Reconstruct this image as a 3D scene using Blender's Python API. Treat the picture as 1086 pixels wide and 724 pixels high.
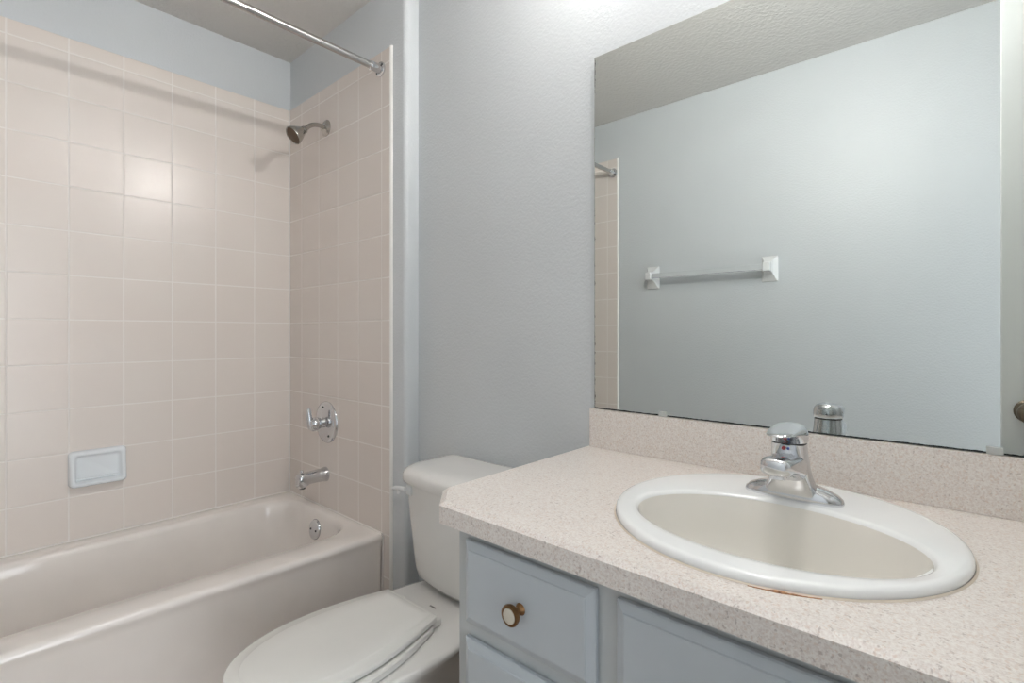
import bpy, bmesh, math, random
from mathutils import Vector, Matrix
random.seed(4)
for o in list(bpy.data.objects): bpy.data.objects.remove(o)
SC = bpy.context.scene
COL = SC.collection
PI = math.pi

# ------------------------------------------------------------------ camera
cam = bpy.data.cameras.new('camera'); cam_o = bpy.data.objects.new('camera', cam); COL.objects.link(cam_o)
cam.sensor_width = 36.0; cam.lens = 538.59 / 1086 * 36
cam.shift_y = -8.19 / 1086
cam.clip_start = 0.02
cam_o.location = (2.4045, -1.1015, 1.1416)
cam_o.rotation_euler = (PI / 2, 0, 0.7285)
SC.camera = cam_o

# ------------------------------------------------------------------ world, lights, exposure
w = bpy.data.worlds.new('world'); SC.world = w; w.use_nodes = True
w.node_tree.nodes['Background'].inputs[0].default_value = (0.86, 0.93, 1.0, 1)
w.node_tree.nodes['Background'].inputs[1].default_value = 0.5
SC.view_settings.view_transform = 'Standard'
SC.view_settings.look = 'None'
SC.view_settings.gamma = 1.0
SC.view_settings.use_curve_mapping = False
SC.view_settings.exposure = 0.53
BULB_POWER = 2450.0          # radiance of the bulb above the mirror
HALL_FILL_POWER = 30.0          # unseen fill light added beyond the open doorway
DOME_FILL_POWER = 20.0           # glow of the unseen ceiling dome added as fill
def area_light(name, loc, rot, sx, sy, power, color):
    l = bpy.data.lights.new(name, 'AREA'); l.shape = 'RECTANGLE'; l.size = sx; l.size_y = sy
    l.energy = power; l.color = color
    o = bpy.data.objects.new(name, l); COL.objects.link(o); o.location = loc; o.rotation_euler = rot
    return o
area_light('hall_fill', (4.20, -0.95, 1.05), (0, PI / 2, 0), 1.95, 1.30, HALL_FILL_POWER, (0.93, 0.97, 1.0))  # area light added out in the hall to brighten the room

# ------------------------------------------------------------------ node helpers
def new_mat(name):
    m = bpy.data.materials.new(name); m.use_nodes = True
    nt = m.node_tree; return m, nt, nt.nodes['Principled BSDF']
def N(nt, t, **k):
    n = nt.nodes.new(t)
    for a, b in k.items(): setattr(n, a, b)
    return n
def math_n(nt, op, a, b=None, c=None):
    n = N(nt, 'ShaderNodeMath', operation=op)
    for i, v in enumerate((a, b, c)):
        if v is None: continue
        if isinstance(v, (int, float)): n.inputs[i].default_value = v
        else: nt.links.new(v, n.inputs[i])
    return n.outputs[0]
def setc(b, col, rough=0.5, metal=0.0, spec=0.5, coat=0.0):
    b.inputs['Base Color'].default_value = (*col, 1); b.inputs['Roughness'].default_value = rough
    b.inputs['Metallic'].default_value = metal; b.inputs['Specular IOR Level'].default_value = spec
    b.inputs['Coat Weight'].default_value = coat
def noise(nt, scale, detail=2, rough=0.5, vec=None):
    n = N(nt, 'ShaderNodeTexNoise'); n.inputs['Scale'].default_value = scale
    n.inputs['Detail'].default_value = detail; n.inputs['Roughness'].default_value = rough
    if vec is not None: nt.links.new(vec, n.inputs['Vector'])
    return n
def geo_pos(nt): return N(nt, 'ShaderNodeNewGeometry').outputs['Position']
def ramp(nt, fac, stops):
    r = N(nt, 'ShaderNodeValToRGB'); e = r.color_ramp.elements
    while len(e) < len(stops): e.new(0.5)
    for k, (p, c) in enumerate(stops): e[k].position = p; e[k].color = (*c, 1)
    nt.links.new(fac, r.inputs[0]); return r.outputs[0]
def bump(nt, b, h, strength, dist):
    n = N(nt, 'ShaderNodeBump'); n.inputs['Strength'].default_value = strength; n.inputs['Distance'].default_value = dist
    nt.links.new(h, n.inputs['Height']); nt.links.new(n.outputs[0], b.inputs['Normal'])

def paint(name, col, scale=170, strength=0.35, rough=0.45, dist=0.002):
    m, nt, b = new_mat(name); setc(b, col, rough)
    p = geo_pos(nt)
    n = noise(nt, scale, 2, 0.45, p)
    h = ramp(nt, n.outputs[0], [(0.35, (0, 0, 0)), (0.68, (1, 1, 1))])
    bump(nt, b, h, strength, dist)
    n2 = noise(nt, 3.0, 2, 0.5, p)
    c = ramp(nt, n2.outputs[0], [(0.3, tuple(x * 0.985 for x in col)), (0.7, tuple(min(1, x * 1.015) for x in col))])
    nt.links.new(c, b.inputs['Base Color'])
    return m
M = {}
M['wall'] = paint('wall_paint', (0.615, 0.645, 0.665), 140, rough=0.4, strength=0.24)
M['ceiling'] = paint('ceiling_texture', (0.67, 0.655, 0.63), 60, 0.5, 0.8, 0.003)
M['door'] = paint('door_paint', (0.80, 0.82, 0.81), 25, 0.03, 0.35)

def tile_mat(name, axis, off):
    """glazed 16 cm wall tile with raised light grout, measured in metres from the tub corner"""
    m, nt, b = new_mat(name)
    p = geo_pos(nt); s = N(nt, 'ShaderNodeSeparateXYZ'); nt.links.new(p, s.inputs[0])
    u, v = s.outputs[axis], s.outputs[2]
    T = 0.16
    def line_dist(x, o):
        a = math_n(nt, 'SUBTRACT', x, o)
        a = math_n(nt, 'DIVIDE', a, T)
        f = math_n(nt, 'FRACT', math_n(nt, 'ADD', a, 50.5))
        return math_n(nt, 'MULTIPLY', math_n(nt, 'ABSOLUTE', math_n(nt, 'SUBTRACT', f, 0.5)), T)
    d = math_n(nt, 'MINIMUM', line_dist(u, off), line_dist(v, 0.552))
    mask = N(nt, 'ShaderNodeMapRange'); mask.interpolation_type = 'SMOOTHSTEP'
    mask.inputs['From Min'].default_value = 0.0009; mask.inputs['From Max'].default_value = 0.0034
    mask.inputs['To Min'].default_value = 1; mask.inputs['To Max'].default_value = 0
    nt.links.new(d, mask.inputs['Value'])
    n = noise(nt, 2.2, 2, 0.5, p)
    tc = ramp(nt, n.outputs[0], [(0.3, (0.765, 0.695, 0.645)), (0.7, (0.780, 0.722, 0.675))])
    mx = N(nt, 'ShaderNodeMix', data_type='RGBA'); nt.links.new(mask.outputs[0], mx.inputs['Factor'])
    nt.links.new(tc, mx.inputs[6]); mx.inputs[7].default_value = (0.82, 0.78, 0.745, 1)
    nt.links.new(mx.outputs[2], b.inputs['Base Color'])
    setc(b, (0.6, 0.55, 0.5), 0.2); 
    rr = N(nt, 'ShaderNodeMapRange'); rr.inputs['To Min'].default_value = 0.27; rr.inputs['To Max'].default_value = 0.75
    nt.links.new(mask.outputs[0], rr.inputs['Value']); nt.links.new(rr.outputs[0], b.inputs['Roughness'])
    edge = N(nt, 'ShaderNodeMapRange'); edge.interpolation_type = 'SMOOTHSTEP'
    edge.inputs['From Max'].default_value = 0.005; nt.links.new(d, edge.inputs['Value'])
    n3 = noise(nt, 14, 1, 0.5, p)
    hh = math_n(nt, 'ADD', edge.outputs[0], math_n(nt, 'MULTIPLY', n3.outputs[0], 0.12))
    bump(nt, b, hh, 0.5, 0.0012)
    return m
OFF = 0.7686 * 0.16
M['tile_y'] = tile_mat('glazed_tile_along_y', 1, 0.0)
M['tile_x'] = tile_mat('glazed_tile_along_x', 0, OFF)

def simple(name, col, rough, metal=0.0, coat=0.0, nscale=8, var=0.02, spec=0.5):
    m, nt, b = new_mat(name); setc(b, col, rough, metal, spec, coat)
    n = noise(nt, nscale, 2, 0.5, geo_pos(nt))
    c = ramp(nt, n.outputs[0], [(0.3, tuple(x * (1 - var) for x in col)), (0.7, tuple(min(1, x * (1 + var)) for x in col))])
    nt.links.new(c, b.inputs['Base Color'])
    return m
M['edge'] = simple('tile_edge_glaze', (0.83, 0.82, 0.79), 0.35)
M['caulk'] = simple('caulk', (0.82, 0.79, 0.75), 0.5)
M['tub'] = simple('tub_enamel', (0.86, 0.815, 0.775), 0.13, coat=0.3)
M['porcelain'] = simple('toilet_porcelain', (0.78, 0.77, 0.745), 0.14, coat=0.3)
M['seat'] = simple('seat_plastic', (0.76, 0.755, 0.725), 0.24)
M['sink'] = simple('sink_porcelain', (0.90, 0.915, 0.915), 0.12, coat=0.4)
M['basin'] = simple('sink_basin_glaze', (0.84, 0.815, 0.76), 0.16, coat=0.4)
M['soap'] = simple('soap_dish_ceramic', (0.79, 0.83, 0.86), 0.16)
M['white'] = simple('white_ceramic', (0.80, 0.81, 0.81), 0.25)
M['cabinet'] = simple('cabinet_paint', (0.545, 0.595, 0.635), 0.38)
M['frame'] = simple('cabinet_frame_paint', (0.56, 0.59, 0.60), 0.42)
M['chrome'] = simple('chrome', (0.66, 0.67, 0.69), 0.09, 1.0)
M['nickel'] = simple('worn_nickel', (0.47, 0.45, 0.42), 0.24, 1.0, nscale=60, var=0.06)
M['rod'] = simple('brushed_rod_steel', (0.56, 0.55, 0.54), 0.26, 1.0, nscale=60, var=0.03)
M['bronze'] = simple('antique_bronze', (0.21, 0.115, 0.05), 0.34, 0.85, nscale=90, var=0.2)
M['doorknob'] = simple('door_knob_bronze', (0.20, 0.17, 0.13), 0.32, 0.9, nscale=90, var=0.2)
M['cream'] = simple('cream_knob_inlay', (0.62, 0.58, 0.49), 0.22)
M['dark'] = simple('dark_rubber', (0.03, 0.03, 0.03), 0.6)
M['spray'] = simple('brown_spray_face', (0.13, 0.085, 0.055), 0.6)
M['red'] = simple('red_index_dot', (0.55, 0.06, 0.07), 0.3)
M['blue'] = simple('blue_index_dot', (0.07, 0.13, 0.45), 0.3)
M['grey'] = simple('grey_print', (0.22, 0.21, 0.20), 0.5)
M['clip'] = simple('clear_plastic_clip', (0.48, 0.50, 0.49), 0.2)
M['stain'] = simple('rust_stained_caulk', (0.42, 0.22, 0.11), 0.7, nscale=220, var=0.5)
M['beadw'] = simple('sink_caulk', (0.74, 0.66, 0.56), 0.5)

# translucent towel bar
m, nt, b = new_mat('frosted_acrylic'); setc(b, (0.74, 0.77, 0.79), 0.18); b.inputs['Transmission Weight'].default_value = 0.2; M['acrylic'] = m

# speckled laminate
def laminate():
    m, nt, b = new_mat('speckled_laminate'); setc(b, (0.7, 0.65, 0.6), 0.30)
    p = geo_pos(nt)
    a = noise(nt, 330, 2, 0.6, p)
    mp = N(nt, 'ShaderNodeMapping'); mp.inputs['Location'].default_value = (3.1, 7.7, 1.3); nt.links.new(p, mp.inputs[0])
    c = noise(nt, 210, 2, 0.55, mp.outputs[0])
    mp2 = N(nt, 'ShaderNodeMapping'); mp2.inputs['Location'].default_value = (11.1, 2.7, 5.3); nt.links.new(p, mp2.inputs[0])
    d = noise(nt, 260, 1, 0.5, mp2.outputs[0])
    base = ramp(nt, a.outputs[0], [(0.36, (0.70, 0.635, 0.590)), (0.50, (0.775, 0.725, 0.685)), (0.66, (0.83, 0.795, 0.755))])
    def over(bg, fac, col, lo, hi, amt):
        mr = N(nt, 'ShaderNodeMapRange'); mr.inputs['From Min'].default_value = lo; mr.inputs['From Max'].default_value = hi
        mr.inputs['To Max'].default_value = amt; nt.links.new(fac, mr.inputs['Value'])
        mx = N(nt, 'ShaderNodeMix', data_type='RGBA'); nt.links.new(mr.outputs[0], mx.inputs['Factor'])
        nt.links.new(bg, mx.inputs[6]); mx.inputs[7].default_value = (*col, 1); return mx.outputs[2]
    o = over(base, c.outputs[0], (0.42, 0.35, 0.32), 0.61, 0.70, 0.65)
    o = over(o, d.outputs[0], (0.66, 0.52, 0.43), 0.60, 0.68, 0.5)
    nt.links.new(o, b.inputs['Base Color'])
    return m
M['laminate'] = laminate()

# floor: beige brown sheet vinyl
def vinyl():
    m, nt, b = new_mat('beige_vinyl'); setc(b, (0.4, 0.3, 0.22), 0.4)
    p = geo_pos(nt); n = noise(nt, 9, 4, 0.6, p)
    c = ramp(nt, n.outputs[0], [(0.3, (0.30, 0.215, 0.15)), (0.7, (0.46, 0.35, 0.26))])
    nt.links.new(c, b.inputs['Base Color']); return m
M['floor'] = vinyl()

# mirror silver with worn (desilvered) left and bottom margins
MX0, MX1, MZ0, MZ1, MY = 1.672, 3.02, 0.9445, 1.8725, 0.049
def mirror_mat():
    m, nt, b = new_mat('mirror_silver'); setc(b, (0.72, 0.75, 0.735), 0.004, 1.0)
    p = geo_pos(nt); s = N(nt, 'ShaderNodeSeparateXYZ'); nt.links.new(p, s.inputs[0])
    dx = math_n(nt, 'SUBTRACT', s.outputs[0], MX0); dz = math_n(nt, 'SUBTRACT', s.outputs[2], MZ0)
    n = noise(nt, 90, 3, 0.6, p); n2 = noise(nt, 9, 2, 0.5, p)
    t = math_n(nt, 'MULTIPLY', math_n(nt, 'SUBTRACT', n.outputs[0], 0.50), 0.010)
    tx = math_n(nt, 'ADD', t, math_n(nt, 'MULTIPLY', math_n(nt, 'SUBTRACT', n2.outputs[0], 0.47), 0.012))
    ex = math_n(nt, 'SUBTRACT', dx, tx)
    ez = math_n(nt, 'SUBTRACT', dz, math_n(nt, 'ADD', math_n(nt, 'MULTIPLY', t, 0.30), 0.0026))
    d = math_n(nt, 'MINIMUM', ex, ez)
    mk = math_n(nt, 'LESS_THAN', d, 0.0)
    g = N(nt, 'ShaderNodeBsdfPrincipled'); setc(g, (0.025, 0.03, 0.03), 0.15)
    ms = N(nt, 'ShaderNodeMixShader'); nt.links.new(mk, ms.inputs[0]); nt.links.new(b.outputs[0], ms.inputs[1]); nt.links.new(g.outputs[0], ms.inputs[2])
    nt.links.new(ms.outputs[0], nt.nodes['Material Output'].inputs['Surface'])
    return m
M['mirror'] = mirror_mat()
def emis(name, col, s):
    m, nt, b = new_mat(name); setc(b, (0.9, 0.9, 0.88), 0.3)
    b.inputs['Emission Color'].default_value = (*col, 1); b.inputs['Emission Strength'].default_value = s; return m

# ------------------------------------------------------------------ mesh helpers
WL = {}                                  # world location of every parent
def obj(name, bm, mat, parent=None, smooth=True, bevel=0.0, seg=3, sub=0, angle=40):
    me = bpy.data.meshes.new(name)
    bmesh.ops.remove_doubles(bm, verts=bm.verts, dist=1e-6)
    bmesh.ops.recalc_face_normals(bm, faces=bm.faces)
    off = WL.get(parent.name, Vector()) if parent else Vector()
    if off.length: bmesh.ops.translate(bm, verts=bm.verts, vec=-off)
    if smooth:
        for f in bm.faces: f.smooth = True
        lim = math.radians(angle)
        for e in bm.edges:
            if len(e.link_faces) == 2 and e.calc_face_angle(0) > lim: e.smooth = False
    bm.to_mesh(me); bm.free()
    for mm in (mat if isinstance(mat, (list, tuple)) else [mat]): me.materials.append(mm)
    o = bpy.data.objects.new(name, me); COL.objects.link(o)
    if parent: o.parent = parent
    WL[o.name] = off.copy() if parent else Vector()
    if bevel:
        b = o.modifiers.new('bevel', 'BEVEL'); b.width = bevel; b.segments = seg; b.limit_method = 'ANGLE'; b.angle_limit = math.radians(35)
        b.harden_normals = False
    if sub:
        s = o.modifiers.new('sub', 'SUBSURF'); s.levels = sub; s.render_levels = sub
    return o
def thing(name, label, cat, loc, group=None):
    o = bpy.data.objects.new(name, None); COL.objects.link(o); o.location = loc
    o.empty_display_size = 0.05
    o['label'] = label; o['category'] = cat
    if group: o['group'] = group
    WL[o.name] = Vector(loc); return o
def tag(o, label=None, cat=None, group=None, kind=None):
    if label: o['label'] = label
    if cat: o['category'] = cat
    if group: o['group'] = group
    if kind: o['kind'] = kind
    return o
def struct(o): o['kind'] = 'structure'; return o
def box(bm, x0, x1, y0, y1, z0, z1):
    v = [bm.verts.new(c) for c in ((x0, y0, z0), (x1, y0, z0), (x1, y1, z0), (x0, y1, z0), (x0, y0, z1), (x1, y0, z1), (x1, y1, z1), (x0, y1, z1))]
    for f in ((0, 3, 2, 1), (4, 5, 6, 7), (0, 1, 5, 4), (1, 2, 6, 5), (2, 3, 7, 6), (3, 0, 4, 7)): bm.faces.new([v[i] for i in f])
    return bm
def bx(*a): return box(bmesh.new(), *a)
def loft(rings, cap0=True, cap1=True, closed=True, bm=None):
    bm = bm or bmesh.new()
    R = [[bm.verts.new(p) for p in r] for r in rings]
    n = len(R[0])
    for a, b in zip(R, R[1:]):
        for i in range(n if closed else n - 1):
            j = (i + 1) % n
            bm.faces.new((a[i], a[j], b[j], b[i]))
    if cap0: bm.faces.new(list(reversed(R[0])))
    if cap1: bm.faces.new(R[-1])
    return bm
def basis(d):
    d = Vector(d).normalized(); up = Vector((0, 0, 1)) if abs(d.z) < 0.95 else Vector((0, 1, 0))
    a = d.cross(up).normalized(); b = d.cross(a).normalized(); return a, b, d
def circ(c, d, r, n=32, ry=None):
    a, b, _ = basis(d); c = Vector(c); ry = r if ry is None else ry
    return [c + a * (r * math.cos(2 * PI * i / n)) + b * (ry * math.sin(2 * PI * i / n)) for i in range(n)]
def lathe(o, d, prof, n=40, bm=None, cap0=True, cap1=True):
    o = Vector(o); d = Vector(d).normalized()
    return loft([circ(o + d * t, d, max(r, 1e-4), n) for t, r in prof], cap0, cap1, True, bm)
def tube(pts, rad, n=20, bm=None):
    pts = [Vector(p) for p in pts]
    rad = rad if isinstance(rad, (list, tuple)) else [rad] * len(pts)
    rings = []; a = None
    for i, p in enumerate(pts):
        t = (pts[min(i + 1, len(pts) - 1)] - pts[max(i - 1, 0)]).normalized()
        if a is None: a = basis(t)[0]
        a = (a - t * a.dot(t)).normalized(); b = t.cross(a)
        rings.append([p + a * (rad[i] * math.cos(2 * PI * k / n)) + b * (rad[i] * math.sin(2 * PI * k / n)) for k in range(n)])
    return loft(rings, True, True, True, bm)
def rrect(x0, x1, y0, y1, r, z, nc=8, ns=10):
    """rounded rectangle ring, constant vertex count; r = radius or 4 radii (x1y1, x0y1, x0y0, x1y0)"""
    if not isinstance(r, (list, tuple)): r = [r] * 4
    cs = [(x1 - r[0], y1 - r[0], 0, r[0]), (x0 + r[1], y1 - r[1], PI / 2, r[1]), (x0 + r[2], y0 + r[2], PI, r[2]), (x1 - r[3], y0 + r[3], 1.5 * PI, r[3])]
    out = []
    for k, (cx, cy, a0, rr) in enumerate(cs):
        arc = [(cx + rr * math.cos(a0 + PI / 2 * i / nc), cy + rr * math.sin(a0 + PI / 2 * i / nc)) for i in range(nc + 1)]
        out += arc
        nx = cs[(k + 1) % 4]; q = (nx[0] + nx[3] * math.cos(nx[2]), nx[1] + nx[3] * math.sin(nx[2])); p = arc[-1]
        out += [(p[0] + (q[0] - p[0]) * i / ns, p[1] + (q[1] - p[1]) * i / ns) for i in range(1, ns)]
    return [Vector((x, y, z)) for x, y in out]
def poly_prism(pts, z0, z1, bm=None):
    return loft([[Vector((x, y, z0)) for x, y in pts], [Vector((x, y, z1)) for x, y in pts]], bm=bm)
def interp(tab, t):
    for (a, u), (b, v) in zip(tab, tab[1:]):
        if t <= b: return u + (v - u) * ((t - a) / (b - a) if b > a else 0)
    return tab[-1][1]

# ------------------------------------------------------------------ the room
L = 1.53                 # tub alcove length = room depth
H = 2.4385
T = 0.008                # tile stands off the painted wall
WY = 0.0667              # wall behind toilet and vanity
RX = 3.10
XB = 0.9                 # corner of the bump-out
tile_top = 0.552 + 10.33 * 0.16
XE = 0.8155              # edge of tile on the shower wall
struct(obj('floor', bx(-0.10, RX + 0.1, -L - 0.1, WY + 0.13, -0.08, 0.0), M['floor'], smooth=False))
struct(obj('ceiling', bx(-0.10, RX + 0.1, -L - 0.1, WY + 0.13, H, H + 0.08), M['ceiling'], smooth=False))
wl = struct(obj('wall_left', bx(-0.108, -T, -L - 0.1, WY + 0.13, 0, H), M['wall'], smooth=False))
pts = [(-T, T), (XB - 0.018, T)]
pts += [(XB - 0.018 + 0.018 * math.sin(a), T + 0.018 - 0.018 * math.cos(a)) for a in [PI / 2 * i / 6 for i in range(1, 7)]]
pts += [(XB, WY), (RX, WY), (RX, WY + 0.13), (-T, WY + 0.13)]
wb = struct(obj('wall_back', poly_prism(pts, 0, H), M['wall'], angle=30))
wf = struct(obj('wall_front', bx(-T, RX, -L - 0.1, -L, 0, H), M['wall'], smooth=False))
# right wall with the doorway the photographer came through
bm = bx(RX, RX + 0.1, -L - 0.1, -1.44, 0, H); box(bm, RX, RX + 0.1, -0.68, WY + 0.13, 0, H); box(bm, RX, RX + 0.1, -1.44, -0.68, 2.05, H)
wr = struct(obj('wall_right', bm, M['wall'], smooth=False))
obj('tile_panel', bx(-T, 0.0, -L, T, 0, tile_top), M['tile_y'], wl, smooth=False, bevel=0.003)
obj('tile_panel', bx(0.0, XE, 0.0, T, 0, tile_top), M['tile_x'], wb, smooth=False, bevel=0.002)
obj('tile_panel', bx(0.0, 0.83, -L, -L + T, 0, tile_top), M['tile_x'], wf, smooth=False, bevel=0.002)
# white quarter-round strip that closes the tile edge
def quarter(x, y, sx, sy, r, z0, z1):
    pts = [(x, y)] + [(x + sx * r * math.cos(a), y + sy * r * 1.0 * math.sin(a)) for a in [PI / 2 * i / 6 for i in range(7)]]
    return poly_prism(pts, z0, z1)
obj('tile_edge_strip', quarter(XE, T, 1, -1, 0.0085, 0, tile_top + 0.004), M['edge'], wb)
obj('tile_edge_strip', quarter(0.83, -L, 1, 1, 0.009, 0, tile_top + 0.004), M['edge'], wf)
obj('corner_caulk', tube([(0.001, -0.001, 0.396), (0.001, -0.001, tile_top)], 0.0036, 10), M['edge'], wl)

# door (open, facing the mirror) with its knob
dr = struct(obj('door_1', bx(2.475, 3.085, -0.675, -0.640, 0.012, 2.032), M['door'], smooth=False, bevel=0.002))
bm = lathe((2.527, -0.640, 0.944), (0, 1, 0), [(0, 0.030), (0.004, 0.030), (0.008, 0.026), (0.010, 0.012), (0.030, 0.011), (0.036, 0.020), (0.046, 0.0265), (0.056, 0.0265), (0.062, 0.022), (0.064, 0.010), (0.063, 0.006)])
kn = obj('door_knob', bm, M['doorknob'], dr)
bm = bx(2.519, 2.535, -0.5765, -0.5750, 0.9425, 0.9455); box(bm, 2.5255, 2.5285, -0.5765, -0.5750, 0.936, 0.952)
obj('lock_button', bm, M['bronze'], kn, smooth=False)

# ------------------------------------------------------------------ bathtub
tub = thing('bathtub', 'biscuit enamel bathtub built into the tiled alcove', 'bathtub', (0.38, -L / 2, 0))
RZ = 0.394
def bow(v, amt=1.0):
    """outer apron edge is not quite straight"""
    x = v.x
    k = max(0.0, min(1.0, (x - 0.3) / 0.4)) * amt
    dx = interp([(-1.6, -0.034), (-1.05, -0.034), (-0.8, -0.030), (-0.35, -0.006), (0.0, 0.006)], v.y)
    return Vector((x + dx * k, v.y, v.z))
E0, E1 = -L + T + 0.001, -0.001
def outer(x1, z, r=0.012, ins=0.0): return [bow(p) for p in rrect(0.001 + ins, x1, E0 + ins, E1 - ins, r, z)]
def inner(x0, x1, y0, y1, r, z, b=1.0): return [bow(p, b) for p in rrect(x0, x1, y0, y1, r, z)]
XO = 0.772
rings = [outer(XO - 0.012, 0.0), outer(XO - 0.010, 0.06), outer(XO - 0.008, 0.345), outer(XO - 0.003, 0.366), outer(XO, 0.374), outer(XO, 0.380),
         outer(XO - 0.003, 0.3875, 0.012, 0.0), outer(XO - 0.009, 0.3925, 0.012, 0.0), outer(XO - 0.018, RZ, 0.012, 0.006)]
IR = [0.14, 0.13, 0.22, 0.22]
rings += [inner(0.072, 0.664, -1.435, -0.038, IR, RZ - 0.0005),
          inner(0.077, 0.659, -1.430, -0.043, IR, RZ - 0.003),
          inner(0.083, 0.653, -1.420, -0.049, IR, RZ - 0.010),
          inner(0.088, 0.647, -1.405, -0.054, IR, RZ - 0.024),
          inner(0.094, 0.640, -1.36, -0.060, IR, 0.32, 0.9),
          inner(0.108, 0.622, -1.27, -0.075, IR, 0.22, 0.7),
          inner(0.125, 0.600, -1.20, -0.092, IR, 0.13, 0.5),
          inner(0.150, 0.570, -1.14, -0.120, [0.12, 0.12, 0.18, 0.18], 0.085, 0.3),
          inner(0.200, 0.520, -1.06, -0.180, [0.08, 0.08, 0.12, 0.12], 0.068, 0.2)]
obj('tub_shell', loft(rings), M['tub'], tub, angle=60)
bm = tube([(0.0035, E0, RZ + 0.001), (0.0035, -0.0035, RZ + 0.001), (0.775, -0.0035, RZ - 0.002)], 0.0042, 8)
tube([(0.776, -0.003, RZ - 0.006), (0.768, -0.003, 0.0)], 0.0035, 8, bm)
obj('caulk_bead', bm, M['caulk'], tub)
ov = Vector((0.372, -0.0605, 0.322)); nd = Vector((0.0, -1, 0.14)).normalized()
op = obj('overflow_plate', lathe(ov, nd, [(0, 0.042), (0.004, 0.042), (0.009, 0.038), (0.011, 0.028), (0.0115, 0.005)]), M['chrome'], tub)
for s in (-1, 1):
    obj('screw', lathe(ov + nd * 0.011 + Vector((s * 0.021, 0, -0.001)), nd, [(0, 0.0045), (0.002, 0.004), (0.0025, 0.001)], 16), M['dark'], op)
obj('drain', lathe((0.372, -0.26, 0.0675), (0, 0, 1), [(0, 0.03), (0.003, 0.029), (0.004, 0.02), (0.003, 0.01)]), M['chrome'], tub)

# ------------------------------------------------------------------ shower fittings
VX = 0.3495
sh = thing('wall_shower', 'worn nickel shower head on bent arm high on the tiled shower wall', 'shower head', (VX, 0, 2.027))
obj('wall_flange', lathe((VX, 0.0, 2.027), (0, -1, 0), [(0, 0.035), (0.003, 0.035), (0.009, 0.028), (0.013, 0.016), (0.014, 0.012)]), M['nickel'], sh)
arm = [(VX, -0.004, 2.027)]
for i in range(11):
    a = math.radians(-2 + 52 * i / 10); 
    arm.append((VX, -0.030 - 0.075 * math.sin(a), 2.027 - 0.075 * (1 - math.cos(a)) + 0.003))
e = Vector(arm[-1]); d = (Vector(arm[-1]) - Vector(arm[-2])).normalized(); arm.append(tuple(e + d * 0.014))
obj('shower_arm', tube(arm, 0.0095, 18), M['nickel'], sh)
e = Vector(arm[-1])
hd = Vector((0, -0.78, -0.63)).normalized()
h_ = obj('spray_head', lathe(e - hd * 0.004, hd, [(0, 0.012), (0.003, 0.0150), (0.012, 0.0160), (0.014, 0.0150), (0.022, 0.0200), (0.040, 0.0290), (0.060, 0.0370), (0.067, 0.0380), (0.070, 0.0362), (0.066, 0.032)]), M['nickel'], sh)
fp = obj('spray_face', lathe(e + hd * 0.0615, hd, [(0, 0.0325), (0.0022, 0.0320), (0.003, 0.02), (0.0045, 0.008), (0.005, 0.001)]), M['spray'], h_)

vt = thing('shower_valve', 'round chrome shower valve plate with curved lever above the tub spout', 'shower valve', (0.3557, 0, 0.762))
V0 = Vector((0.3557, 0, 0.762))
obj('escutcheon', lathe(V0, (0, -1, 0), [(0, 0.089), (0.003, 0.089), (0.008, 0.085), (0.012, 0.075), (0.016, 0.045), (0.018, 0.024)], 56), M['chrome'], vt)
hub = obj('handle_hub', lathe(V0 + Vector((0, -0.012, 0)), (0, -1, 0), [(0, 0.024), (0.010, 0.021), (0.020, 0.018), (0.023, 0.023), (0.036, 0.027), (0.052, 0.026), (0.062, 0.018), (0.065, 0.003)]), M['chrome'], vt)
p = []
for t in range(13):
    s = t / 12
    p.append((0.3557 - 0.002 - 0.016 * s, -0.050 - 0.024 * math.sin(s * PI * 0.55), 0.760 - 0.026 * math.sin(s * PI * 0.9) * (1 - s) + 0.066 * s ** 2.2))
rad = [0.024, 0.0235, 0.0225, 0.0215, 0.0200, 0.0180, 0.0160, 0.0140, 0.0125, 0.0115, 0.0108, 0.0105, 0.0070]
obj('lever_handle', tube(p, rad, 20), M['chrome'], vt)
obj('screw', lathe(V0 + Vector((0.035, -0.0135, -0.055)), (0, -1, 0), [(0, 0.005), (0.002, 0.0045), (0.003, 0.001)], 14), M['dark'], vt)
obj('screw', lathe(V0 + Vector((-0.012, -0.0135, 0.064)), (0, -1, 0), [(0, 0.005), (0.002, 0.0045), (0.003, 0.001)], 14), M['dark'], vt)

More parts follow.
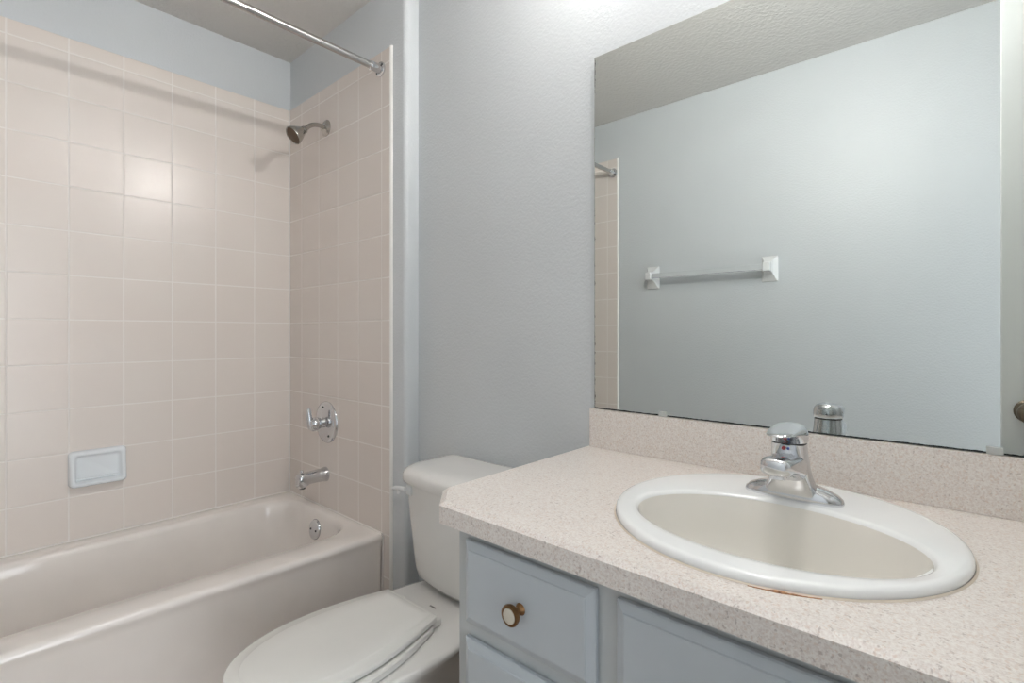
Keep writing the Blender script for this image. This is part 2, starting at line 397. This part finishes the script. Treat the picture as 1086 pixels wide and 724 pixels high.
sp = thing('tub_spout', 'chrome tub spout with lift knob just above the bathtub rim', 'tub spout', (0.345, 0, 0.535))
S0 = Vector((0.345, 0, 0.537))
def sring(y, zc, rx, rz, n=32, flat=0.0):
    out = []
    for i in range(n):
        a = 2 * PI * i / n; x = rx * math.cos(a); z = rz * math.sin(a)
        if z < 0: z *= (1 + flat)
        out.append(Vector((S0.x + x, y, zc + z)))
    return out
def sbox(y, zc, rx, zt, zb, n=32, p=2.6):
    out = []
    for i in range(n):
        a = 2 * PI * i / n; c_, s_ = math.cos(a), math.sin(a)
        out.append(Vector((S0.x + rx * math.copysign(abs(c_) ** (2 / p), c_), y, zc + (zt if s_ > 0 else zb) * math.copysign(abs(s_) ** (2 / p), s_))))
    return out
bm = loft([sbox(0, S0.z, 0.031, 0.031, 0.031, p=2), sbox(-0.006, S0.z, 0.031, 0.031, 0.031, p=2), sbox(-0.012, S0.z, 0.0285, 0.0285, 0.0285, p=2), sbox(-0.045, S0.z, 0.0265, 0.0270, 0.0270, p=2.1),
           sbox(-0.080, S0.z - 0.001, 0.0250, 0.0255, 0.0260, p=2.3), sbox(-0.092, S0.z - 0.001, 0.0245, 0.0250, 0.0340, p=2.6), sbox(-0.112, S0.z - 0.002, 0.0240, 0.0245, 0.0370, p=3), sbox(-0.122, S0.z - 0.003, 0.0225, 0.0220, 0.0350, p=3), sbox(-0.1265, S0.z - 0.004, 0.0180, 0.0170, 0.0300, p=3), sbox(-0.1272, S0.z - 0.004, 0.0100, 0.0100, 0.0200, p=3)])
obj('spout_body', bm, M['chrome'], sp)
obj('diverter_knob', lathe(S0 + Vector((0, -0.108, 0.018)), (0, 0, 1), [(0, 0.003), (0.009, 0.003), (0.0095, 0.0075), (0.014, 0.0085), (0.018, 0.007), (0.019, 0.001)], 20), M['chrome'], sp)
obj('spout_outlet', lathe(S0 + Vector((0, -0.106, -0.0405)), (0, 0, 1), [(0, 0.013), (0.02, 0.013), (0.021, 0.010)], 20), M['dark'], sp)

# curtain rod
RXX, RZZ = 0.759, 2.138
cr = thing('shower_curtain_rod', 'long straight steel shower curtain rod spanning the tub alcove', 'curtain rod', (RXX, -0.76, 2.13))
p0 = Vector((RXX, -0.001, RZZ)); p1 = Vector((RXX + 0.046, -L + T + 0.001, RZZ - 0.017)); dd = (p1 - p0).normalized()
obj('rod', tube([p0 + dd * 0.01, p0 + dd * 0.5, p1 - dd * 0.01], 0.0125, 28), M['rod'], cr)
for q, s in ((p0, dd), (p1, -dd)):
    f = obj('end_flange', lathe(q, s, [(0, 0.0270), (0.004, 0.0270), (0.006, 0.0245), (0.0075, 0.0170), (0.044, 0.0158), (0.046, 0.0135), (0.048, 0.0125)]), M['chrome'], cr)
    for k in range(2):
        a = 0.6 + k * PI
        aa, bb, _ = basis(s)
        obj('screw', lathe(q + s * 0.006 + (aa * math.cos(a) + bb * math.sin(a)) * 0.0205, s, [(0, 0.0038), (0.002, 0.0034), (0.0026, 0.001)], 12), M['dark'], f)

# soap dish (one tile wide, lipped tray)
sd = thing('soap_dish', 'pale blue-white ceramic soap dish set in the long tiled wall', 'soap dish', (0, -0.7175, 0.645))
def prot(z): return interp([(0.58, 0.036), (0.60, 0.040), (0.63, 0.032), (0.68, 0.022), (0.715, 0.016)], z)
def dring(ins, dep, n=6, r=0.014):
    y0, y1, z0, z1 = -0.800 + ins, -0.636 - ins, 0.588 + ins, 0.713 - ins
    base = rrect(y0, y1, z0, z1, max(r - ins * 0.3, 0.004), 0, 6, 6)
    return [Vector((dep(v.y) if callable(dep) else dep, v.x, v.y)) for v in base]
bm = loft([dring(-0.003, 0.0005), dring(-0.002, 0.006), dring(0.0, lambda z: prot(z) * 0.7), dring(0.003, lambda z: prot(z) * 0.93), dring(0.007, lambda z: prot(z)),
           dring(0.012, lambda z: prot(z) * 0.98), dring(0.0155, lambda z: prot(z) * 0.82), dring(0.019, lambda z: 0.008), dring(0.026, lambda z: 0.0055)])
obj('dish_tray', bm, M['soap'], sd, angle=75)
obj('drain_ridge', tube([(0.012, -0.782, 0.6125), (0.013, -0.718, 0.6125), (0.012, -0.655, 0.6125)], 0.0045, 10), M['soap'], sd)

# ------------------------------------------------------------------ toilet
TX = 1.292
tl = thing('toilet', 'white two-piece toilet with closed lid between bathtub and vanity', 'toilet', (TX, -0.35, 0))
def egg(hw, yb, yw, yf, hb, z, n=56, cx=None):
    """outline: straight back of half width hb at yb, widest hw at yw, round tip at yf"""
    out = []
    m = n // 2
    half = []
    for i in range(m + 1):
        t = i / m
        if t < 0.14:
            half.append(((hb) * (t / 0.14), yb))
        else:
            s = (t - 0.14) / 0.86
            a = s * PI * 0.5
            if s < 0.42:
                u = s / 0.42
                y = yb + (yw - yb) * u
                x = hb + (hw - hb) * math.sin(u * PI / 2)
            else:
                u = (s - 0.42) / 0.58 * PI / 2
                x = hw * math.cos(u) ** 0.86 if u < PI / 2 - 1e-6 else 0
                y = yw + (yf - yw) * math.sin(u) ** 1.0
            half.append((x, y))
    pts = half + [(-x, y) for x, y in reversed(half[1:-1])]
    cx = TX if cx is None else cx
    return [Vector((cx + x, y, z)) for x, y in pts]
# bowl and pedestal
def e2(hw, yb, yf, hb, z): return egg(hw, yb, yb + (yf - yb) * 0.45, yf, hb, z)
rings = [e2(0.115, -0.10, -0.60, 0.10, 0.0), e2(0.113, -0.105, -0.595, 0.10, 0.02), e2(0.098, -0.12, -0.56, 0.09, 0.06), e2(0.093, -0.13, -0.53, 0.085, 0.14),
         e2(0.112, -0.13, -0.57, 0.09, 0.20), e2(0.145, -0.12, -0.65, 0.10, 0.27), e2(0.170, -0.10, -0.70, 0.11, 0.325), e2(0.183, -0.05, -0.722, 0.118, 0.352),
         e2(0.186, 0.02, -0.728, 0.118, 0.364), e2(0.183, 0.02, -0.724, 0.115, 0.371), e2(0.172, 0.012, -0.712, 0.107, 0.374)]
bo = obj('bowl', loft(rings), M['porcelain'], tl, angle=60)
bm = bx(TX + 0.012, TX + 0.030, -0.1935, -0.1915, 0.3741, 0.3746); box(bm, TX + 0.014, TX + 0.024, -0.199, -0.1965, 0.3741, 0.3746)
# seat and lid
def seat_ring(ins, z): return egg(0.164 - ins, -0.262 - ins * 0.4, -0.49, -0.716 + ins, 0.108 - ins * 0.5, z, cx=1.280)
bm = loft([seat_ring(0.004, 0.3760), seat_ring(0.0, 0.3780), seat_ring(0.0, 0.3900), seat_ring(0.004, 0.3930), seat_ring(0.010, 0.3940)])
obj('seat', bm, M['seat'], tl, angle=50)
def lid_ring(ins, z): return egg(0.154 - ins, -0.249 - ins * 0.35, -0.495, -0.713 + ins, 0.107 - ins * 0.5, z, cx=1.277)
bm = loft([lid_ring(0.006, 0.3975), lid_ring(0.0, 0.3985), lid_ring(-0.001, 0.4010), lid_ring(0.000, 0.4085), lid_ring(0.002, 0.4105), lid_ring(0.005, 0.4115), lid_ring(0.026, 0.4122), lid_ring(0.0275, 0.4134), lid_ring(0.031, 0.4146), lid_ring(0.08, 0.4156), lid_ring(0.11, 0.4160)])
obj('seat_lid', bm, M['seat'], tl, angle=50)
for s in (-1, 1):
    h = bx(1.278 + s * 0.078 - 0.020, 1.278 + s * 0.078 + 0.020, -0.260, -0.226, 0.374, 0.395)
    obj('hinge', h, M['seat'], tl, bevel=0.005)
for s in (-1, 1):
    obj('floor_bolt_cap', lathe((TX + s * 0.122, -0.33, 0.0), (0, 0, 1), [(0, 0.016), (0.012, 0.015), (0.02, 0.009), (0.022, 0.001)], 20), M['porcelain'], tl)
# tank
def tank_ring(z, hw, yb, yf, bulge, r=0.035):
    base = rrect(-hw, hw, yf, yb, [0.015, 0.015, r, r], z, 6, 12)
    out = []
    for v in base:
        k = max(0.0, (yb - v.y) / (yb - yf))
        out.append(Vector((TX + v.x, v.y - bulge * k * (1 - (v.x / hw) ** 2), z)))
    return out
rings = [tank_ring(0.381, 0.118, 0.030, -0.100, 0.018), tank_ring(0.387, 0.150, 0.034, -0.114, 0.020), tank_ring(0.400, 0.166, 0.038, -0.122, 0.022), tank_ring(0.425, 0.173, 0.041, -0.127, 0.024), tank_ring(0.47, 0.177, 0.043, -0.131, 0.026),
         tank_ring(0.56, 0.184, 0.046, -0.137, 0.028), tank_ring(0.66, 0.193, 0.048, -0.143, 0.03), tank_ring(0.695, 0.196, 0.048, -0.145, 0.03)]
obj('tank', loft(rings), M['porcelain'], tl, angle=60)
def lr(z, i): return tank_ring(z, 0.208 - i, 0.056 - i * 0.4, -0.156 + i, 0.032, 0.045)
rings = [lr(0.690, 0.008), lr(0.691, 0.002), lr(0.697, 0.0), lr(0.714, 0.001), lr(0.724, 0.005), lr(0.731, 0.013), lr(0.736, 0.026), lr(0.739, 0.045), lr(0.7400, 0.075)]
obj('tank_lid', loft(rings), M['porcelain'], tl, angle=60)
LX = TX - 0.146
fl = obj('flush_lever', bx(LX - 0.013, LX + 0.015, -0.166, -0.146, 0.652, 0.684), M['white'], tl, bevel=0.006)
bm = tube([(LX - 0.004, -0.172, 0.672), (LX - 0.022, -0.176, 0.673), (LX - 0.040, -0.179, 0.671), (LX - 0.052, -0.181, 0.668)], [0.0075, 0.0065, 0.0065, 0.0055], 14)
tube([(LX - 0.030, -0.177, 0.673), (LX - 0.030, -0.177, 0.655)], [0.006, 0.005], 12, bm)
obj('lever_arm', bm, M['white'], fl)
obj('print_mark', bx(TX - 0.016, TX + 0.008, -0.187, -0.1820, 0.3735, 0.3746), M['grey'], bo, smooth=False)

# ------------------------------------------------------------------ vanity cabinet
CF = -0.458                                    # face of the frame
cab = thing('vanity_cabinet', 'pale blue-grey painted vanity cabinet under the speckled countertop', 'cabinet', (2.38, -0.2, 0))
CX0, CX1 = 1.698, 3.085
bm = bx(CX0, CX1, CF, CF + 0.019, 0.09, 0.800); box(bm, CX0, CX0 + 0.016, CF + 0.019, 0.060, 0.09, 0.800); box(bm, CX1 - 0.016, CX1, CF + 0.019, 0.060, 0.09, 0.800)
box(bm, CX0 + 0.016, CX1 - 0.016, CF + 0.019, 0.060, 0.09, 0.106); box(bm, CX0 + 0.016, CX1 - 0.016, 0.052, 0.060, 0.106, 0.800); box(bm, CX0 + 0.01, CX1, CF + 0.07, 0.060, 0.0, 0.09)
obj('cabinet_body', bm, M['frame'], cab, smooth=False, bevel=0.0015)
def panel(x0, x1, z0, z1):
    """slab front with a routed step and bevel round its edge"""
    f = CF - 0.0005
    def r(i, y): return [Vector((x0 + i, y, z0 + i)), Vector((x1 - i, y, z0 + i)), Vector((x1 - i, y, z1 - i)), Vector((x0 + i, y, z1 - i))]
    return loft([r(0.004, f), r(0.0, f - 0.003), r(0.0, f - 0.0095), r(0.002, f - 0.0115), r(0.013, f - 0.0165), r(0.0145, f - 0.0185), r(0.018, f - 0.0190)])
def knob(x, z, par):
    y = CF - 0.0195
    k = obj('knob', lathe((x, y, z), (0, -1, 0), [(0, 0.010), (0.003, 0.0085), (0.006, 0.0055), (0.014, 0.0055), (0.017, 0.010), (0.020, 0.0160), (0.025, 0.0175), (0.028, 0.0165), (0.0290, 0.0135), (0.0275, 0.0125)], 32), M['bronze'], par)
    obj('inlay', lathe((x, y - 0.0270, z), (0, -1, 0), [(0, 0.0127), (0.0022, 0.0118), (0.0032, 0.007), (0.0035, 0.001)], 28), M['cream'], k)
def drawer(x0, x1, z0, z1):
    d = obj('drawer', panel(x0, x1, z0, z1), M['cabinet'], cab, smooth=False)
    knob((x0 + x1) / 2 + 0.001, (z0 + z1) / 2, d)
def cdoor(x0, x1, z0, z1, hs):
    d = obj('cabinet_door', panel(x0, x1, z0, z1), M['cabinet'], cab, smooth=False)
    knob(x1 - 0.035 if hs > 0 else x0 + 0.035, z1 - 0.21, d)
for x0 in (1.727, 2.775):
    x1 = x0 + 0.276
    drawer(x0, x1, 0.6205, 0.769); drawer(x0, x1, 0.4450, 0.5935); drawer(x0, x1, 0.130, 0.418)
cdoor(2.038, 2.378, 0.130, 0.769, 1); cdoor(2.402, 2.742, 0.130, 0.769, -1)

# ------------------------------------------------------------------ countertop with sink cut-out
ct = thing('countertop', 'speckled beige laminate countertop with clipped front corner', 'countertop', (2.37, -0.2, 0.80))
CT = 0.8407
SX, SY = 2.172, -0.219
def ctop(ins, z):
    x0, x1, yb, yf = 1.640 + ins, RX - 0.002, WY - 0.002, -0.508 + ins
    c = 0.060 + 0
    k = ins * 0.41
    return [Vector(q + (z,)) for q in ((x0, yb), (x0, yf + c - k), (x0 + c - k, yf), (x1, yf), (x1, yb))]
bm = bmesh.new()
o0, o1, o2 = ctop(0.0, 0.802), ctop(0.0, 0.8335), ctop(0.0095, CT)
vs = [[bm.verts.new(p) for p in r] for r in (o0, o1, o2)]
for a, b_ in zip(vs, vs[1:]):
    for i in range(5): bm.faces.new((a[i], a[(i + 1) % 5], b_[(i + 1) % 5], b_[i]))
NH = 64
def hole(z): return [bm.verts.new((SX + 0.222 * math.cos(2 * PI * i / NH), SY + 0.222 * math.sin(2 * PI * i / NH), z)) for i in range(NH)]
hs = [hole(CT), hole(0.802)]
for i in range(NH): bm.faces.new((hs[0][i], hs[0][(i + 1) % NH], hs[1][(i + 1) % NH], hs[1][i]))
def fill(outer_v, hole_v):
    eds = []
    for ring in (outer_v, hole_v):
        for i in range(len(ring)):
            e_ = bm.edges.get((ring[i], ring[(i + 1) % len(ring)])) or bm.edges.new((ring[i], ring[(i + 1) % len(ring)]))
            eds.append(e_)
    bmesh.ops.triangle_fill(bm, use_beauty=True, use_dissolve=False, edges=eds)
fill(vs[2], hs[0]); fill(vs[0], hs[1])
obj('counter_slab', bm, M['laminate'], ct, smooth=False)
obj('backsplash', bx(1.656, RX - 0.002, 0.0474, WY - 0.001, CT + 0.0002, 0.943), M['laminate'], ct, smooth=False, bevel=0.001)

# sink
sk = thing('bathroom_sink', 'round white drop-in sink in the speckled countertop', 'sink', (SX, SY, CT))
BX, BY = 2.1775, -0.272
def ell(cx, cy, a, b_, z, n=80, pw=1.0): return [Vector((cx + a * math.cos(2 * PI * i / n), cy + b_ * math.sin(2 * PI * i / n), z)) for i in range(n)]
zc = CT + 0.0006
rings = [ell(SX, SY, 0.205, 0.203, zc), ell(SX, SY, 0.2425, 0.2415, zc), ell(SX, SY, 0.2435, 0.2425, zc + 0.002), ell(SX, SY, 0.2422, 0.2412, zc + 0.0085), ell(SX, SY, 0.2400, 0.2390, zc + 0.0112), ell(SX, SY, 0.2365, 0.2355, zc + 0.0124),
         ell(SX, SY - 0.001, 0.2310, 0.2300, zc + 0.0126),
         ell(BX, BY - 0.003, 0.2100, 0.1480, zc + 0.0118), ell(BX, BY, 0.2040, 0.1405, zc + 0.0112), ell(BX, BY, 0.2005, 0.1365, zc + 0.0095), ell(BX, BY, 0.1980, 0.1340, zc + 0.0055)]
obj('sink_rim', loft(rings, False, False), M['sink'], sk, angle=70)
rings = [ell(BX, BY, 0.1980, 0.1340, zc + 0.0055), ell(BX, BY, 0.1950, 0.1315, zc - 0.006), ell(BX, BY, 0.189, 0.1275, zc - 0.025), ell(BX, BY + .002, 0.178, 0.120, zc - 0.055), ell(BX, BY + .004, 0.158, 0.108, zc - 0.095), ell(BX, BY + .006, 0.125, 0.088, zc - 0.125), ell(BX, BY + .008, 0.08, 0.06, zc - 0.142), ell(BX, BY + .010, 0.022, 0.022, zc - 0.150)]
obj('basin', loft(rings, False, True), M['basin'], sk, angle=70)
obj('drain', lathe((BX, BY + 0.01, zc - 0.1505), (0, 0, 1), [(0, 0.022), (0.004, 0.022), (0.005, 0.016), (0.003, 0.010), (0.006, 0.001)], 28), M['chrome'], sk)
rb = [ell(SX, SY, 0.2425, 0.2415, CT + 0.0004), ell(SX, SY, 0.2462, 0.2452, CT + 0.0004), ell(SX, SY, 0.2440, 0.2430, CT + 0.0024)]
bm = loft(rb, False, False)
obj('sink_caulk', bm, M['beadw'], sk)
a0, a1 = math.radians(279), math.radians(297)
pts = [(SX + 0.2465 * math.cos(a0 + (a1 - a0) * i / 16), SY + 0.2458 * math.sin(a0 + (a1 - a0) * i / 16), CT + 0.0004) for i in range(17)]
obj('rust_stain', tube(pts, [0.0005 + 0.0022 * math.sin(PI * i / 16) * random.random() for i in range(17)], 8), M['stain'], sk)

# ------------------------------------------------------------------ faucet
FX, FY, FZ = 2.176, -0.098, CT + 0.0118
fc = thing('sink_faucet', 'chrome single-handle faucet at the back of the round sink', 'faucet', (FX, FY, FZ))
def stad(rx, ry, y, z, n=48, p=2.6):
    out = []
    for i in range(n):
        a = 2 * PI * i / n; c_, s_ = math.cos(a), math.sin(a)
        out.append(Vector((FX + rx * math.copysign(abs(c_) ** (2 / p), c_), y + ry * math.copysign(abs(s_) ** (2 / p), s_), z)))
    return out
rings = [stad(0.0775, 0.0250, FY, FZ), stad(0.0785, 0.0260, FY, FZ + 0.003), stad(0.0765, 0.0255, FY, FZ + 0.009), stad(0.070, 0.0235, FY, FZ + 0.015), stad(0.058, 0.0215, FY, FZ + 0.0205), stad(0.045, 0.0205, FY, FZ + 0.0245), stad(0.02, 0.012, FY, FZ + 0.026)]
obj('base_plate', loft(rings), M['chrome'], fc, angle=60)
def br(rx, ryf, ryb, y, z, n=48, pf=0.5):
    out = []
    for i in range(n):
        a = 2 * PI * i / n; c_, s_ = math.cos(a), math.sin(a)
        if s_ > 0: out.append(Vector((FX + rx * c_, y + ryb * s_, z)))
        else: out.append(Vector((FX + rx * math.copysign(abs(c_) ** pf, c_), y - ryf * abs(s_) ** pf, z)))
    return out
rings = [br(0.052, 0.025, 0.024, FY, FZ + 0.008), br(0.044, 0.025, 0.024, FY, FZ + 0.018), br(0.037, 0.026, 0.024, FY - 0.002, FZ + 0.028), br(0.032, 0.027, 0.0245, FY - 0.005, FZ + 0.042), br(0.0295, 0.028, 0.025, FY - 0.009, FZ + 0.058), br(0.0280, 0.028, 0.026, FY - 0.013, FZ + 0.074), br(0.0272, 0.027, 0.027, FY - 0.016, FZ + 0.086), br(0.0265, 0.0265, 0.0265, FY - 0.018, FZ + 0.100)]
body = obj('body', loft(rings), M['chrome'], fc, angle=60)
# spout: broad flattened nose reaching over the bowl
def spr(y, zc_, rx, rz, n=32, p=3.0):
    out = []
    for i in range(n):
        a = 2 * PI * i / n; c_, s_ = math.cos(a), math.sin(a)
        out.append(Vector((FX + rx * math.copysign(abs(c_) ** (2 / p), c_), y, zc_ + rz * math.copysign(abs(s_) ** (2 / p), s_))))
    return out
sy0 = FY
rings = [spr(sy0 - 0.000, FZ + 0.054, 0.028, 0.030), spr(sy0 - 0.03, FZ + 0.060, 0.0285, 0.024), spr(sy0 - 0.055, FZ + 0.0655, 0.0280, 0.0190), spr(sy0 - 0.080, FZ + 0.070, 0.0270, 0.0165), spr(sy0 - 0.098, FZ + 0.0725, 0.0255, 0.0155), spr(sy0 - 0.110, FZ + 0.0735, 0.0225, 0.0140), spr(sy0 - 0.116, FZ + 0.0735, 0.016, 0.010)]
spo = obj('spout', loft(rings), M['chrome'], fc, angle=60)
obj('aerator', lathe((FX, sy0 - 0.092, FZ + 0.060), (0, 0, -1), [(0, 0.0125), (0.007, 0.0125), (0.0085, 0.0105), (0.0075, 0.009)], 28), M['chrome'], spo)
# collar ring and handle
HY = FY - 0.020
obj('collar_ring', lathe((FX, HY + 0.001, FZ + 0.099), (0, 0, 1), [(0, 0.0262), (0.003, 0.0262)], 40), M['dark'], fc)
def hr(rx, yb, yf, z, lift=0.0, n=44, p=2.2):
    out = []
    for i in range(n):
        a = 2 * PI * i / n; c_, s_ = math.cos(a), math.sin(a)
        if s_ >= 0: y = HY + yb * s_; x = rx * c_
        else:
            y = HY + yf * s_; x = rx * math.copysign(abs(c_) ** 0.62, c_)
        zz = z + lift * max(0, -s_) ** 1.6
        out.append(Vector((FX + x, y, zz)))
    return out
rings = [hr(0.0262, 0.027, 0.027, FZ + 0.1015), hr(0.0285, 0.029, 0.031, FZ + 0.104), hr(0.0290, 0.0295, 0.038, FZ + 0.110, 0.004), hr(0.0288, 0.029, 0.062, FZ + 0.1165, 0.0035), hr(0.0280, 0.028, 0.080, FZ + 0.121, 0.000), hr(0.0262, 0.026, 0.079, FZ + 0.1258, -0.003), hr(0.0225, 0.0225, 0.062, FZ + 0.130, -0.006), hr(0.016, 0.016, 0.042, FZ + 0.133, -0.006), hr(0.007, 0.007, 0.020, FZ + 0.1345, -0.004)]
hn = obj('handle', loft(rings), M['chrome'], fc, angle=70)
obj('index_dot', lathe((FX - 0.0035, HY - 0.0255, FZ + 0.0935), (-0.15, -1, 0.1), [(0, 0.0032), (0.0012, 0.0029), (0.0016, 0.001)], 16), M['red'], body)
obj('index_dot', lathe((FX + 0.0035, HY - 0.0255, FZ + 0.0935), (0.15, -1, 0.1), [(0, 0.0022), (0.0010, 0.0019), (0.0014, 0.001)], 16), M['blue'], body)
obj('lift_rod', lathe((FX, FY + 0.030, FZ + 0.001), (0, 0, 1), [(0, 0.0025), (0.012, 0.0025), (0.013, 0.005), (0.019, 0.005), (0.020, 0.002)], 16), M['chrome'], fc)

# ------------------------------------------------------------------ mirror with clips
mr = thing('wall_mirror', 'large frameless wall mirror standing on the backsplash', 'mirror', ((MX0 + MX1) / 2, MY, MZ0))
obj('mirror_backing', bx(MX0 + 0.0003, MX1, MY + 0.0004, MY + 0.0155, MZ0 + 0.0003, MZ1), M['dark'], mr, smooth=False)
bm = bmesh.new(); v = [bm.verts.new(c) for c in ((MX0, MY, MZ0), (MX1, MY, MZ0), (MX1, MY, MZ1), (MX0, MY, MZ1))]; bm.faces.new(v)
g = obj('mirror_glass', bx(MX0, MX1, MY, MY + 0.0003, MZ0, MZ1), M['mirror'], mr, smooth=False); bm.free()
obj('mirror_edge', bx(MX0 - 0.0012, MX0, MY - 0.0005, MY + 0.006, MZ0, MZ1), M['clip'], mr, smooth=False)
for cxx in (1.864, 2.441):
    obj('mirror_clip', bx(cxx - 0.0105, cxx + 0.0105, MY - 0.0035, MY + 0.002, 0.9432, 0.9560), M['clip'], mr, bevel=0.001)

# ------------------------------------------------------------------ towel bar on the opposite wall
tb = thing('towel_bar', 'white ceramic towel bar with translucent rail, seen in the mirror', 'towel bar', (1.37, -L, 1.455))
TBZ = 1.468
for i, x in enumerate((1.064, 1.684)):
    def pr_(hx, z0, z1, y): return [Vector((x - hx, y, z0)), Vector((x + hx, y, z0)), Vector((x + hx, y, z1)), Vector((x - hx, y, z1))]
    bm = loft([pr_(0.037, 1.400, 1.526, -L + 0.0002), pr_(0.037, 1.400, 1.526, -L + 0.007), pr_(0.034, 1.403, 1.523, -L + 0.010), pr_(0.021, 1.434, 1.502, -L + 0.030), pr_(0.0175, 1.446, 1.492, -L + 0.045), pr_(0.0175, 1.447, 1.491, -L + 0.070), pr_(0.0145, 1.450, 1.488, -L + 0.074)])
    obj('post', bm, M['white'], tb, smooth=False, bevel=0.0015)
obj('rail', bx(1.0810, 1.6670, -L + 0.046, -L + 0.068, TBZ - 0.0125, TBZ + 0.0125), M['acrylic'], tb, smooth=False, bevel=0.0015)

# ------------------------------------------------------------------ vanity lamp and added ceiling fill (above the frame)
BLX, BLY, BLZ = 1.885, -0.080, 2.175
vl = thing('vanity_light', 'small vanity wall light with round bulb above the mirror', 'wall light', (BLX, WY, BLZ))
obj('back_plate', lathe((BLX, WY - 0.0005, BLZ + 0.02), (0, -1, 0), [(0, 0.055), (0.010, 0.055), (0.016, 0.045), (0.018, 0.02)]), M['chrome'], vl)
obj('lamp_arm', tube([(BLX, WY - 0.01, BLZ + 0.02), (BLX, WY - 0.06, BLZ + 0.045), (BLX, BLY, BLZ + 0.058)], 0.008, 14), M['chrome'], vl)
obj('socket', lathe((BLX, BLY, BLZ + 0.060), (0, 0, -1), [(0, 0.010), (0.004, 0.016), (0.03, 0.017), (0.036, 0.014)]), M['chrome'], vl)
bm = bmesh.new(); bmesh.ops.create_uvsphere(bm, u_segments=24, v_segments=14, radius=0.025); bmesh.ops.translate(bm, verts=bm.verts, vec=(BLX, BLY, BLZ))
def bulb_mat():
    # glow shaped by normal: dimmed wallward and downward so the wall won't burn out
    m, nt, b = new_mat('bulb_glow'); setc(b, (0.9, 0.9, 0.88), 0.3)
    s = N(nt, 'ShaderNodeSeparateXYZ'); nt.links.new(N(nt, 'ShaderNodeNewGeometry').outputs['Normal'], s.inputs[0])
    r = N(nt, 'ShaderNodeMapRange'); r.interpolation_type = 'SMOOTHSTEP'
    r.inputs['From Min'].default_value = -0.50; r.inputs['From Max'].default_value = 0.10
    r.inputs['To Min'].default_value = BULB_POWER; r.inputs['To Max'].default_value = BULB_POWER * 0.05
    nt.links.new(s.outputs[1], r.inputs['Value'])
    r2 = N(nt, 'ShaderNodeMapRange'); r2.interpolation_type = 'SMOOTHSTEP'
    r2.inputs['From Min'].default_value = -0.45; r2.inputs['From Max'].default_value = 0.05
    r2.inputs['To Min'].default_value = 0.07; r2.inputs['To Max'].default_value = 1.0
    nt.links.new(s.outputs[2], r2.inputs['Value'])
    b.inputs['Emission Color'].default_value = (1.0, 0.965, 0.93, 1); nt.links.new(math_n(nt, 'MULTIPLY', r.outputs[0], r2.outputs[0]), b.inputs['Emission Strength']); return m
obj('bulb', bm, bulb_mat(), vl)
dl = thing('ceiling_fill', 'unseen round flush ceiling dome added to fill the room with light', 'ceiling light', (2.15, -0.50, H))  # dome added to raise the room's ambient light; no such lamp known
obj('canopy', lathe((2.15, -0.50, H - 0.0005), (0, 0, -1), [(0, 0.15), (0.018, 0.15), (0.024, 0.142)], 48), M['white'], dl)
obj('dome', lathe((2.15, -0.50, H - 0.024), (0, 0, -1), [(0, 0.140), (0.015, 0.135), (0.04, 0.115), (0.06, 0.08), (0.07, 0.04), (0.073, 0.002)], 48), emis('dome_fill_glow', (1.0, 0.97, 0.94), DOME_FILL_POWER), dl)
